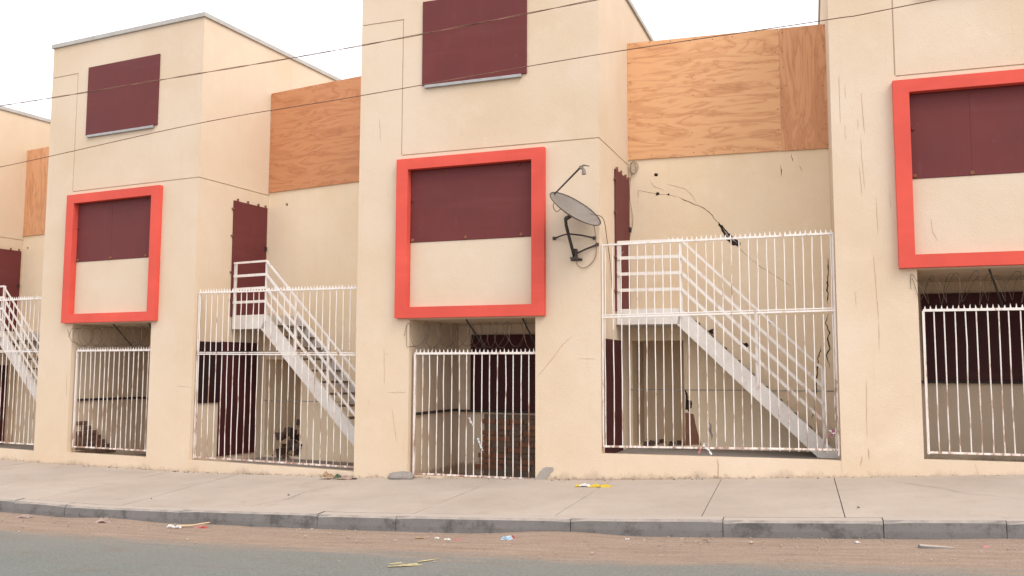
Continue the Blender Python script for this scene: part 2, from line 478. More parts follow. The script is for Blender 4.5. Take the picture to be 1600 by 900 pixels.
# kerb stones
kerb = empty('kerb', (0, 0, 0)); tag(kerb, 'grey concrete kerb between the dusty road and the pavement', 'kerb', kind='structure')
KJ = [-20, -14, -11, -9.2, -7.6, -6.07, -5.285, -3.644, -2.004, -1.157, .556, 1.894, 3.173, 4.072, 5.6, 7.2, 8.8, 11, 15, 20]
for a, b in zip(KJ[:-1], KJ[1:]):
    bm = bmesh.new(); n = max(4, int((b - a) / .16)); prof = None; prev = None
    dz = R_.uniform(-.006, .006); do = R_.uniform(-.006, .006)
    for i in range(n + 1):
        x = a + .003 + (b - a - .006) * i / n
        z = zb(x) - .035 + dz
        j = R_.uniform(-.004, .004)
        e = .02 if i not in (0, n) else .028
        pr = [(0.012, -.30), (.0 + j, -.10), (.004 + j, -e - .004), (.022 + j, -.003), (.14, .004), (.14, -.3)]
        ring = []
        for o_, h in pr:
            p = kpt(x, o_ + do); ring.append(bm.verts.new((p.x, p.y, z + h)))
        if prev:
            for k_ in range(5): bm.faces.new((prev[k_], prev[k_ + 1], ring[k_ + 1], ring[k_]))
        else: bm.faces.new(ring[::-1])
        prev = ring
    bm.faces.new(prev)
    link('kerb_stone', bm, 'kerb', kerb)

# pavement slabs
pav = empty('pavement', (0, 0, 0)); tag(pav, 'wide pale concrete pavement of jointed slabs in front of the houses', 'pavement', kind='structure')
SJ = [(-22, -21), (-17, -16), (-13, -12.2), (-10.5, -9.7), (-8.9, -8.1), (-7.3, -6.55), (-5.9, -5.2), (-4.62, -4.0), (-3.52, -2.78), (-1.03, -.15), (.375, 1.24), (1.70, 2.49),
      (2.887, 3.69), (4.9, 5.75), (6.6, 7.5), (8.3, 9.3), (10.5, 11.6), (14, 15.5), (18, 19.5)]
for (ka, wa), (kb, wb_) in zip(SJ[:-1], SJ[1:]):
    bm = bmesh.new(); n = 10; m = 5
    g = .004
    top = []
    dz = R_.uniform(-.003, .003)
    for j in range(m + 1):
        f = j / m; row = []
        for i in range(n + 1):
            s_ = i / n
            xk = ka + g + (kb - ka - 2 * g) * s_; xw = wa + g + (wb_ - wa - 2 * g) * s_
            pk = kpt(xk, .148); pw = Vector((xw, interp_line(WL, xw) + .05))
            p = pk.lerp(pw, f)
            z = (zb(xk) - .034) * (1 - f) + (zb(xw)) * f + dz
            z += R_.uniform(-.0015, .0015)
            row.append(bm.verts.new((p.x, p.y, z)))
        top.append(row)
    for j in range(m):
        for i in range(n): bm.faces.new((top[j][i], top[j][i + 1], top[j + 1][i + 1], top[j + 1][i]))
    rim = top[0] + [top[j][n] for j in range(1, m + 1)] + top[m][::-1][1:] + [top[j][0] for j in range(m - 1, 0, -1)]
    low = [bm.verts.new(v.co - Vector((0, 0, .09))) for v in rim]
    k_ = len(rim)
    for i in range(k_): bm.faces.new((rim[i], low[i], low[(i + 1) % k_], rim[(i + 1) % k_]))
    link('paving_slab', bm, 'slab', pav)
bm = bmesh.new()
xs = [-22, -14, -10.8, -8.08, -4.91, -2.14, 1.09, 3.76, 7.1, 12, 19]
A = []; B = []
for x in xs:
    p = kpt(x, .13); A.append(bm.verts.new((p.x, p.y, zb(x) - .085)))
    B.append(bm.verts.new((x + .8, interp_line(WL, x + .8) + .3, zb(x) - .05)))
for i in range(len(xs) - 1): bm.faces.new((A[i], A[i + 1], B[i + 1], B[i]))
link('joint_bed', bm, 'mortar', pav)

for k_, pl in enumerate(([(4.1, 9.9), (4.35, 9.2), (4.4, 8.9), (4.75, 8.3)], [(-2.9, 10.1), (-2.6, 10.5), (-2.5, 11.1), (-2.2, 11.5)], [(.15, 9.9), (.75, 9.75), (1.05, 9.72)])):
    bm = bmesh.new(); P_ = []
    for (x0, y0), (x1, y1) in zip(pl[:-1], pl[1:]):
        for i in range(10): P_.append((x0 + (x1 - x0) * i / 10 + R_.uniform(-.012, .012), y0 + (y1 - y0) * i / 10 + R_.uniform(-.012, .012)))
    prev = None
    for (x, y) in P_:
        f = (y - interp_line(KF, x)) / (interp_line(WL, x) - interp_line(KF, x)); w = R_.uniform(.0015, .004)
        z = zb(x) - .034 * (1 - f) + .004
        q = (bm.verts.new((x - w, y, z + .0015)), bm.verts.new((x + w, y, z + .0015)))
        if prev: bm.faces.new((prev[0], q[0], q[1], prev[1]))
        prev = q
    link('slab_crack', bm, 'lint', pav)

# ------------------------------------------------------------------ houses
ZO = 2.125      # top of the porch opening
def house(name, loc, rz, L, Rr, zc, label, opening_bottom, lower, vtop, w0=.32, w1=1.95, seam=.98, zground=-.45):
    h = empty(name, loc, rz)
    tag(h, label, 'house', 'row of cream two storey houses')
    D = 6.5
    zj, gu, gw, gd = 4.384, .035, .015, .014
    def solid(u, v, z):
        if .19 < u < 1.98 and (opening_bottom if v < .15 else opening_bottom - .17) < z < ZO and v < 1.65: return False
        if .165 < u < 1.957 and 2.285 < z < 4.165 and v < .055: return False
        if v < gd:
            if abs(z - zj) < gw / 2 and u > gu: return False
            if abs(u - gu) < gw / 2 and zj < z < vtop + gw / 2: return False
            if abs(z - vtop) < gw / 2 and u < gu: return False
        if u > Rr - gd and abs(z - zj) < gw / 2 and v < 1.64: return False
        return True
    us = [L, gu - gw / 2, gu + gw / 2, .165, .19, 1.957, 1.98, Rr - gd, Rr, L + .3, .6, 1.2, 2.3]
    vs = [0, gd, .055, .15, 1.64, 1.65, .6, 3, D]
    zs = [zground, opening_bottom - .17, opening_bottom, ZO, 2.285, 4.165, zj - gw / 2, zj + gw / 2, vtop - gw / 2, vtop + gw / 2, zc, 1.0, 3.2, 5.4]
    bm = cells(us, vs, zs, solid)
    body = link('wall', bm, 'wall', h)
    # roof coping
    o = .03
    bm = cells([L - o, L + .16, Rr - .16, Rr + o], [-o, .16, D - .16, D + o], [zc, zc + .075],
               lambda u, v, z: not (L + .16 < u < Rr - .16 and .16 < v < D - .16))
    link('roof_coping', bm, 'coping', h, bevel=.006)
    # coral frame
    W, z0, z1, bw, bh, p = 2.121, 2.1395, 4.3106, .172, .148, .077
    def fs(u, v, z):
        if bw < u < W - bw and z0 + bh < z < z1 - bh: return False
        if v < 0: return True
        return .1665 < u < 1.9555 and 2.2865 < z < 4.1635
    bm = cells([0, .1665, bw, W - bw, 1.9555, W], [-p, 0, .05], [z0, 2.2865, z0 + bh, z1 - bh, 4.1635, z1], fs)
    fr = link('window_surround', bm, 'coral', h, bevel=.005)
    # boards in the frame
    zp = 3.171
    a, b = bw + .004, W - bw - .004
    if not seam: seam_ = b - .003
    else: seam_ = seam
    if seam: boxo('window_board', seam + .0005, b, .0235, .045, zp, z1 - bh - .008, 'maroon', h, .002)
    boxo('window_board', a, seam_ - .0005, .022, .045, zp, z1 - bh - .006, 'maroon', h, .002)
    boxo('infill_panel', a, b, .030, .050, z0 + bh + .002, zp - .003, 'infill', h)
    seam = seam or .99
    for (u, z) in ((a + .03, zp + .03), (seam, zp + .03), (b - .17, zp + .03), (a + .03, 3.75), (b - .2, z1 - bh - .035)):
        bm = bmesh.new(); bmesh.ops.create_cone(bm, cap_ends=True, segments=10, radius1=.026, radius2=.018, depth=.014)
        ob = link('bolt_washer', bm, 'rust' if z < 3.3 else 'maroon', h); ob.location = (u, .016, z); ob.rotation_euler = (math.pi / 2, 0, 0)
        ob['kind'] = 'stuff'; del ob['kind']
    # upper window board and sill
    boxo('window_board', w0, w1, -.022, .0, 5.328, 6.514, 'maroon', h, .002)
    boxo('window_sill', w0 + .045, w1 - .07, -.04, -.0, 5.285, 5.3245, 'grey_steel', h, .003)
    # porch: back board, side rail, floor
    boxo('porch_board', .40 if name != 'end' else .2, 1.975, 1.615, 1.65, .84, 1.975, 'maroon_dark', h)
    bm = bmesh.new(); tube(bm, [(.215, .16, .86), (.215, 1.58, .86)], .019, 8); tube(bm, [(.2, 1.59, .845), (1.975, 1.59, .845)], .016, 8)
    link('porch_rail', bm, 'black_steel', h)
    boxo('porch_floor', .192, 1.978, .16, 1.648, opening_bottom - .171, opening_bottom - .15, 'floor', h)
    # doors and boards on the side wall facing the stair
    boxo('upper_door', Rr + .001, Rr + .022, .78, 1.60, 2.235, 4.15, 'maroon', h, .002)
    for v in (.86, 1.1, 1.36, 1.54): boxo('door_clip', Rr + .002, Rr + .035, v, v + .018, 4.145, 4.19, 'rust', h)
    for z in (4.0, 3.55, 2.95, 2.5): boxo('door_clip', Rr + .002, Rr + .03, .742, .785, z, z + .02, 'rust', h)
    boxo('door_latch', Rr + .02, Rr + .05, 1.545, 1.585, 3.40, 3.47, 'black_steel', h)
    if lower == 'a':
        boxo('side_board', Rr + .001, Rr + .026, .10, .575, .85, 1.81, 'dark_board', h, .002)
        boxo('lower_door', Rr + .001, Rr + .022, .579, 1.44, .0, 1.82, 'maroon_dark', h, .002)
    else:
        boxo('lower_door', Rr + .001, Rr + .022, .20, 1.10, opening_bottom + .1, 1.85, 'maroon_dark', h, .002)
    return h

hz = house('terrace_house', (-13.36, 18.09, -.30), -.46, -.62, 2.86, 6.97, 'cream house at the far left edge, only its side wall and roof coping in view', .3, 'a', 6.4)
ha = house('terrace_house', (-7.531, 15.083, .073), -.4362, -.603, 2.875, 6.985, 'cream house with coral frame left of the narrow plywood gap, whole roofline in view', -.005, 'a', 6.455, w0=.31, w1=1.95)
hb = house('terrace_house', (-1.556, 12.110, 0.0), -.3564, -.6225, 2.8285, 6.82, 'middle cream house with the satellite dish beside its coral frame', .062, 'b', 6.31, w0=.342, w1=1.862, seam=0)
hc = house('terrace_house', (4.398, 10.130, .472), -.3207, -.6733, 2.85, 6.97, 'rightmost cream house with rust streaked pier and coral frame cut by the photo edge', .0, 'b', 6.4, w0=.268, seam=.80)

CR = {'C': [[(-0.572, 4.455), (-0.574, 3.883)], [(-0.512, 4.325), (-0.509, 4.178)], [(-0.332, 4.222), (-0.325, 3.992), (-0.312, 3.739)], [(-0.383, 3.92), (-0.379, 3.806)],
            [(-0.355, 3.689), (-0.349, 3.423), (-0.331, 3.105)], [(-0.525, 3.856), (-0.523, 3.68)], [(-0.212, 2.962), (-0.204, 2.552)], [(-0.26, 2.295), (-0.245, 1.926), (-0.229, 1.559)],
            [(-0.23, 1.522), (-0.233, 1.231)], [(-0.472, 1.894), (-0.463, 1.724)], [(-0.38, 0.869), (-0.39, 0.543), (-0.392, 0.256)], [(-0.38, 3.334), (-0.362, 3.009)],
            [(0.699, -0.027), (0.725, -0.143)], [(-0.066, 3.029), (-0.059, 2.842)]],
      'B': [[(-0.317, 4.938), (-0.303, 4.755), (-0.29, 4.6)], [(-0.189, 1.733), (-0.171, 1.258)], [(-0.048, 0.918), (-0.016, 0.706), (0.026, 0.495)],
            [(2.01, 1.373), (2.198, 1.583), (2.333, 1.759), (2.46, 1.879)], [(-0.411, 1.041), (-0.4, 0.972)], [(2.55, 1.60), (2.765, 1.59)]],
      'A': [[(2.554, 1.118), (2.883, 1.102)], [(0.10, 1.286), (0.13, 0.917)]]}
strips('hairline_crack', hc, CR['C'], .0036, 'crack_red', seed=3)
strips('hairline_crack', hc, [[(0.358, 2.709), (0.372, 2.548), (0.421, 2.451)]], .005, 'crack_red', off=.0275, seed=9)
strips('rust_streak', hc, [[(-0.383, 0.113), (-0.38, -0.016)], [(-0.453, 0.025), (-0.47, -0.09)]], .016, 'crack_red', seed=4)
strips('hairline_crack', hb, CR['B'], .0035, 'crack_red', seed=5)
strips('hairline_crack', ha, CR['A'], .004, 'crack_red', seed=6)
strips('yellow_chalk_line', hb, [[(-0.12, 1.147), (0.149, 1.15)], [(-0.188, 1.664), (-0.129, 1.655)]], .008, M['roadpaint'], seed=8)
# broken plaster at the foot of the middle house
pp = poly_plate('plaster_patch', [(1.99, .07), (2.02, .15), (2.05, .20), (2.10, .235), (2.20, .25), (2.23, .22), (2.19, .18), (2.17, .14), (2.12, .10), (2.09, .07)], -.004, .006, 'chip', hb, .006, 3)
poly_plate('porch_footing', [(.0, -.02), (.0, .03), (.22, .045), (.24, -.02)], -.03, .03, 'wall', hb) if False else None

# exposed bricks in the middle house's porch, right part of the back wall
bmb = bmesh.new(); box(bmb, 0, .205, 0, .03, 0, .062, .002)
bk0 = link('brick', bmb, 'brick', hb); me1 = bk0.data
bmb = bmesh.new(); box(bmb, 0, .205, 0, .03, 0, .062, .003)
tmp = link('brick', bmb, 'brick2', hb); me2 = tmp.data
first = True
for r in range(9):
    z = .0 + r * .083
    u = .48 + (.014 * r) + (.11 if r % 2 else 0) * .4 + R_.uniform(0, .03)
    while u < 1.96:
        if R_.random() > .05:
            o = bk0 if first else inst(bk0, 'brick')
            first = False
            o.data = me1 if (R_.random() < .35 or u < .62) else me2
            o.location = (u, 1.612 + R_.uniform(-.008, .006), z); wd = min(1.0, (1.972 - u) / .205); o.scale = (max(wd, .2), 1, 1)
        u += .218
tmp.location = (1.3, 1.612, .0 + 9 * .083 - .0); tmp.scale = (1, 1, .5)
boxo('mortar_bed', .62, 1.972, 1.635, 1.649, -.09, .80, 'mortar', hb)
# dark broken wall base in the left house's porch (left wall, stepped diagonal)
first = None
for r in range(9):
    z = -.06 + r * .083; vmax = .80 - r * .085; v = .16 + (.1 if r % 2 else 0)
    while v < vmax:
        if first is None:
            bm = bmesh.new(); box(bm, 0, .025, 0, .19, 0, .062, .003); first = link('brick', bm, 'oldbrick', ha); o = first
        else: o = inst(first, 'brick')
        o.location = (.192 + R_.uniform(-.004, .01), v, z); v += .205
boxo('mortar_bed', .1915, .20, .16, .60, .03, .30, 'mortar', ha)

# ------------------------------------------------------------------ recess walls with plywood screens
def frame_between(P, Q):
    P = Vector(P); Q = Vector(Q); d = Q - P
    return P, math.atan2(d.y, d.x), d.length
def recess(P, Q, z0, ztop, zply0, zply1, sheets, doorway, vent, label, L_extra=0):
    P, a, L = frame_between(P, Q)
    e = empty('recess_wall', (P.x, P.y, 0), a)
    tag(e, label, 'wall', 'set back walls between the houses')
    dw = doorway
    def solid(u, v, z):
        if dw and dw[0] < u < dw[1] and dw[2] < z < dw[3] and v < .9: return False
        if abs(u - vent[0]) < .026 and abs(z - vent[1]) < .022 and v < .12: return False
        return True
    us = [-.35, L + .35, vent[0] - .026, vent[0] + .026] + ([dw[0], dw[1]] if dw else [])
    zs = [z0 - .45, ztop, vent[1] - .022, vent[1] + .022] + ([dw[2], dw[3]] if dw else [])
    link('wall', cells(us, [0, .12, .9, 4.2], zs, solid), 'recess', e)
    # near-black block, the vent's dark inside put into colour
    boxo('vent_hole', vent[0] - .025, vent[0] + .025, .06, .115, vent[1] - .021, vent[1] + .021, 'crack_dark', e)
    for (s0, s1, mat) in sheets:
        boxo('plywood_sheet', s0 + .001, s1 - .001, -.022, -.004, zply0 + R_.uniform(-.004, .004), zply1, mat, e)
    for (s0, s1, mat) in sheets:
        bm = bmesh.new(); rr = random.Random(int(s1 * 100))
        n = max(2, int((s1 - s0) / .30)); m = 6
        for i in range(n + 1):
            for j in range(m + 1):
                if i in (0, n) or j in (0, m) or (n > 4 and i == n // 2):
                    x = s0 + .03 + (s1 - s0 - .06) * i / n + rr.uniform(-.02, .02); z = zply0 + .04 + (zply1 - zply0 - .08) * j / m + rr.uniform(-.03, .03)
                    box(bm, x - .0055, x + .0055, -.0245, -.021, z - .0055, z + .0055)
        link('nail_heads', bm, 'lint', e)['kind'] = 'stuff'
    boxo('timber_rail', .02, L - .02, -.003, .045, zply1 - .12, zply1 - .03, 'beam', e)
    for s_ in (.5, sheets[0][1] - .025, L - .4):
        boxo('timber_stud', s_, s_ + .05, -.002, .043, ztop - .0, zply1 - .125, 'beam', e)
    return e, L
# gaps: (left corner, right corner) in plan at the recess plane
r1, L1 = recess((-4.217, 15.353), (-1.566, 13.869), -.02, 4.52, 4.50, 6.265, [(.0, 2.05, 'ply_h2'), (2.05, 3.04, 'ply_v')], (.03, .82, .02, 1.62), (.406, 4.262),
                'set back cream wall behind the left stair with one reddish plywood sheet on top')
r2, L2 = recess((1.668, 12.665), (4.278, 11.903), .40, 4.49, 4.455, 6.183, [(0, 2.112, 'ply_h'), (2.112, 2.72, 'ply_v')], (.03, .745, .41, 1.87), (.393, 4.226),
                'set back cracked cream wall behind the right stair, two plywood sheets on top')
r0, L0 = recess((-10.067, 18.297), (-7.382, 16.829), -.1, 4.19, 4.16, 5.96, [(-.24, .62 + .1, 'ply_v'), (.72, 3.06, 'ply_h2')], None, (.147, 3.909),
                'set back cream wall at the far left with a narrow upright plywood strip')
# big crack of the right recess
strips('crack', r2, [[(0.704, 3.887), (0.897, 3.786), (1.055, 3.715), (1.167, 3.601), (1.26, 3.462)]], .010, 'crack', seed=11)
strips('crack', r2, [[(0.127, 4.019), (0.254, 3.984), (0.408, 3.948), (0.561, 3.931), (0.704, 3.887)], [(.30, 4.17), (.36, 4.06), (.5, 4.0)], [(.55, 4.08), (.8, 4.0), (.9, 3.9), (.95, 3.78)]], .0035, 'crack', seed=12)
strips('crack', r2, [[(1.42, 3.223), (1.504, 3.148), (1.646, 3.002), (1.812, 2.855), (1.977, 2.745), (2.198, 2.583)]], .004, 'crack', seed=13)
poly_plate('crack_gap', [(1.235, 3.51), (1.30, 3.45), (1.36, 3.38), (1.40, 3.33), (1.47, 3.28), (1.53, 3.21), (1.535, 3.14), (1.47, 3.165), (1.42, 3.18), (1.35, 3.26), (1.30, 3.35), (1.26, 3.44)], -.003, .004, 'crack_dark', r2, .010, 3)
strips('crack', r2, [[(1.30, 3.42), (1.40, 3.28), (1.50, 3.2)]], .02, 'chip', off=-.005, seed=31)
poly_plate('broken_spot', [(.385, 3.925), (.43, 3.93), (.44, 3.965), (.40, 3.975)], -.003, .004, 'crack_dark', r2, .005, 2)
poly_plate('broken_spot', [(.55, 3.92), (.58, 3.92), (.58, 3.945), (.555, 3.945)], -.003, .004, 'crack_dark', r2, .003, 2)
strips('crack', r2, [[(2.665, 2.96), (2.668, 2.77), (2.654, 2.555), (2.648, 2.341)], [(2.661, 2.213), (2.617, 2.085), (2.662, 1.957), (2.635, 1.872), (2.672, 1.744), (2.614, 1.66), (2.657, 1.491)],
                     [(2.561, 1.787), (2.508, 1.617), (2.493, 1.363), (2.471, 1.152), (2.449, 0.941), (2.406, 0.814)]], .016, 'crack_dark', seed=14)
strips('drip_mark', r2, [[(2.234, 4.411), (2.248, 4.295)], [(2.088, 4.26), (2.109, 4.107)], [(2.338, 4.236), (2.37, 4.172)]], .016, 'crack', seed=15)
strips('drip_mark', r2, [[(.13, 4.02), (.135, 3.9)], [(.127, 3.86), (.13, 3.83)]], .012, 'crack', seed=16)
for pts in ([(1.50, 1.80), (1.60, 1.84), (1.63, 1.79), (1.56, 1.74)], [(1.86, 2.16), (1.93, 2.13), (1.91, 2.08), (1.87, 2.11)], [(1.05, 2.0), (1.16, 2.02), (1.15, 1.95)]):
    poly_plate('broken_spot', pts, -.003, .004, 'crack_dark', r2, .01, 3)
poly_plate('dark_stain', [(.755, 1.20), (.80, 1.14), (.80, 1.06), (.84, 1.04), (.85, .93), (.80, .90), (.76, .92)], -.003, .004, 'crack_dark', r2, .014, 3)
poly_plate('bare_brick_patch', [(.755, .87), (.87, .86), (.90, .70), (.97, .44), (.755, .43)], -.006, .008, 'brick', r2, .008, 4)
strips('scratch_mark', r2, [[(1.076, .79), (1.105, .49)]], .03, 'chip', seed=17)
# service line across the recess walls
bm = bmesh.new(); tube(bm, [(0, -.006, 1.185), (L2, -.006, 1.19)], .006, 6); link('wall_conduit', bm, 'grey_steel', r2)
bm = bmesh.new(); tube(bm, [(0, -.006, .93), (L1, -.006, .93)], .006, 6); link('wall_conduit', bm, 'grey_steel', r1)
# refuse in doorway of the left recess
for z0_, e, s0 in ((0, r1, .2), (.41, r2, .15)):
    bm = bmesh.new()
    for k_ in range(16):
        u = s0 + R_.uniform(0, .5); v = R_.uniform(-.25, .5); s_ = R_.uniform(.02, .07)
        box(bm, u, u + s_, v, v + s_, z0_, z0_ + s_ * .8, .012)
    if e is r1:
        for k_ in range(26):
            u = .30 + R_.random() * .45; hh = max(0, .62 - abs(u - .52) * 1.9) * R_.random(); s_ = R_.uniform(.05, .14)
            v = R_.uniform(-.1, .35); box(bm, u, u + s_, v, v + s_, z0_ + hh * .9, z0_ + hh * .9 + s_ * .8, .03)
    link('rubble', bm, 'lint', e)['kind'] = 'stuff'

# ------------------------------------------------------------------ recess floors + kerb walls + fences
def gap(P, Q, floor_z, curb_top, fence, ids, labels, depth=1.75):
    P, a, L = frame_between(P, Q)
    fl = empty('yard_floor', (P.x, P.y, 0), a)
    tag(fl, labels[0], 'floor', kind='structure')
    bm = bmesh.new(); box(bm, -.05, L + .35, .10, depth + 1.4, floor_z - .35, floor_z); link('floor_slab', bm, 'floor', fl)
    cw = empty('low_wall', (P.x, P.y, 0), a); tag(cw, labels[1], 'wall', 'low walls under the fences')
    boxo('wall', -.02, L + .02, .004, .15, -.5, curb_top, 'wall', cw)
    fe = empty('bar_fence', (P.x, P.y, 0), a); tag(fe, labels[2], 'fence', 'white bar fences in front of the stairs')
    zb0, zm, zt0, zt1, nb = fence[:5]
    vf = .075
    # rails
    def rail(z0_, z1_, hgt, th, name='rail', mat='white'):
        bm = bmesh.new()
        n = 10
        prev = None
        for i in range(n + 1):
            s_ = .01 + (L - .02) * i / n; z = z0_ + (z1_ - z0_) * i / n + R_.uniform(-.0015, .0015)
            q = [bm.verts.new((s_, vf - th / 2, z)), bm.verts.new((s_, vf + th / 2, z)), bm.verts.new((s_, vf + th / 2, z + hgt)), bm.verts.new((s_, vf - th / 2, z + hgt))]
            if prev:
                for k_ in range(4): bm.faces.new((prev[k_], prev[(k_ + 1) % 4], q[(k_ + 1) % 4], q[k_]))
            else: bm.faces.new(q[::-1])
            prev = q
        bm.faces.new(prev)
        return link(name, bm, mat, fe)
    rail(zb0, zb0 + (fence[5] if len(fence) > 5 else 0), .022, .03)
    dm = fence[6] if len(fence) > 6 else 0
    rail(zm, zm + dm, .019, .030); rail(zm + .030, zm + .030 + dm, .013, .024)
    rail(zt0, zt1, .022, .030)
    # posts
    for s_ in (.022, L - .022):
        boxo('post', s_ - .010, s_ + .010, vf - .014, vf + .014, zb0 - .02, (zt0 if s_ < 1 else zt1) + .01, 'white', fe)
    # bars: two shared meshes scaled to height
    protos = []
    for q in range(4):
        bm = bmesh.new(); j = .006
        tube(bm, [(R_.uniform(-j, j) * (0 < i < 4), R_.uniform(-j, j) * (0 < i < 4) * .5, i / 4) for i in range(5)], .0067, 8, False)
        me = bpy.data.meshes.new('bar'); bm.to_mesh(me); bm.free(); me.materials.append(M['white'])
        for p in me.polygons: p.use_smooth = True
        protos.append(me)
    for i in range(nb):
        s_ = .05 + (L - .1) * (i + .0) / (nb - 1) * 1.0
        f = s_ / L
        for lo, hi in ((zb0 + .01, zm + .01), (zm + .05, zt0 + (zt1 - zt0) * f + .01)):
            o = bpy.data.objects.new('bar', R_.choice(protos)); col.objects.link(o); o.parent = fe
            o.location = (s_ + R_.uniform(-.006, .006), vf, lo); o.scale = (1, 1, hi - lo)
            o.rotation_euler = (0, R_.uniform(-.004, .004), R_.uniform(0, 6))
    spikes(fe, .02, L - .02, vf, lambda s_: zt0 + (zt1 - zt0) * s_ / L + .026, gapless=fence[4] != 27, seed=nb)
    if nb == 27: strips('hairline_crack', cw, [[(1.40, .415), (1.405, .30), (1.40, .17)]], .006, 'crack', off=.0015, seed=77)
    return fl, fe, L

def spikes(parent, s0, s1, v, zf, gapless=True, seed=1, pitch=.0575):
    rr = random.Random(seed)
    bm = bmesh.new(); s_ = s0 + .02
    while s_ < s1:
        if gapless or s_ > .83:
            z = zf(s_); h = rr.uniform(.036, .055); w = .010; lx = rr.uniform(-.006, .006)
            b = [bm.verts.new((s_ - w, v - .006, z - .004)), bm.verts.new((s_ + w, v - .006, z - .004)), bm.verts.new((s_ + w, v + .006, z - .004)), bm.verts.new((s_ - w, v + .006, z - .004))]
            m_ = [bm.verts.new((s_ - .006, v - .005, z + .018)), bm.verts.new((s_ + .006, v - .005, z + .018)), bm.verts.new((s_ + .006, v + .005, z + .018)), bm.verts.new((s_ - .006, v + .005, z + .018))]
            tp = bm.verts.new((s_ + lx, v, z + h))
            for k_ in range(4):
                bm.faces.new((b[k_], b[(k_ + 1) % 4], m_[(k_ + 1) % 4], m_[k_])); bm.faces.new((m_[k_], m_[(k_ + 1) % 4], tp))
        s_ += pitch
    link('spike_strip', bm, 'white', parent)['kind'] = 'stuff'

A_R = (-4.925, 13.868); B_L = (-2.140, 12.327); B_R = (1.094, 11.123); C_L = (3.759, 10.342); Z_R = (-10.797, 16.823); A_L = (-8.077, 15.337)
g1, f1_, _ = gap(A_R, B_L, -.02, .066, (.10, 1.675, 2.625, 2.57, 26, .012, -.03), 1,
            ('concrete floor of the left stair yard', 'low cream wall under the left bar fence', 'white bar fence with spikes before the left stair, between the coral frames'))
g2, f2_, _ = gap(B_R, C_L, .385, .43, (.505, 2.10, 3.01, 3.05, 27, .035, .045), 2,
            ('concrete floor of the right stair yard', 'low cream wall under the right bar fence', 'tall white bar fence before the cracked wall, right of the satellite dish'))
g0, f0_, _ = gap(Z_R, A_L, -.05, .058, (.15, 1.735, 2.665, 2.65, 26, .005, .0), 3,
            ('concrete floor of the far left stair yard', 'low cream wall under the far left bar fence', 'white bar fence cut off by the left edge of the photo'))

# gates under the coral frames
def gate(h_loc, rz, zoff, zr0, zr1, label, dzr=0, nb=16):
    e = empty('barred_gate', (h_loc[0], h_loc[1], h_loc[2]), rz); tag(e, label, 'gate', 'white barred gates under the coral frames')
    u0, u1, v = .245, 1.975, .075
    for z, hgt in ((zr0, .022), (zr1, .028)):
        boxo('rail', u0, u1, v - .015, v + .015, z, z + hgt, 'white', e)
    boxo('post', u0 - .012, u0 + .014, v - .014, v + .014, zr0 - .01, zr1 + .01, 'white', e)
    boxo('post', u1 - .012, u1 + .003, v - .014, v + .014, zr0 - .01, zr1 + .01, 'white', e)
    protos = []
    for q in range(3):
        bm = bmesh.new(); j = .007
        tube(bm, [(R_.uniform(-j, j) * (0 < i < 4), 0, i / 4) for i in range(5)], .0073, 8, False)
        me = bpy.data.meshes.new('bar'); bm.to_mesh(me); bm.free(); me.materials.append(M['white'])
        for p in me.polygons: p.use_smooth = True
        protos.append(me)
    for i in range(1, nb):
        o = bpy.data.objects.new('bar', R_.choice(protos)); col.objects.link(o); o.parent = e
        o.location = (u0 + (u1 - u0) * i / nb + R_.uniform(-.005, .005), v, zr0 + .01); o.scale = (1, 1, zr1 - zr0)
        o.rotation_euler = (0, R_.uniform(-.003, .003), R_.uniform(0, 6))
    spikes(e, u0, u1, v, lambda s_: zr1 + .028, seed=int(h_loc[0] * 10))
    # razor coil
    w = empty('razor_wire', (h_loc[0], h_loc[1], h_loc[2]), rz)
    return e, w
gates = []
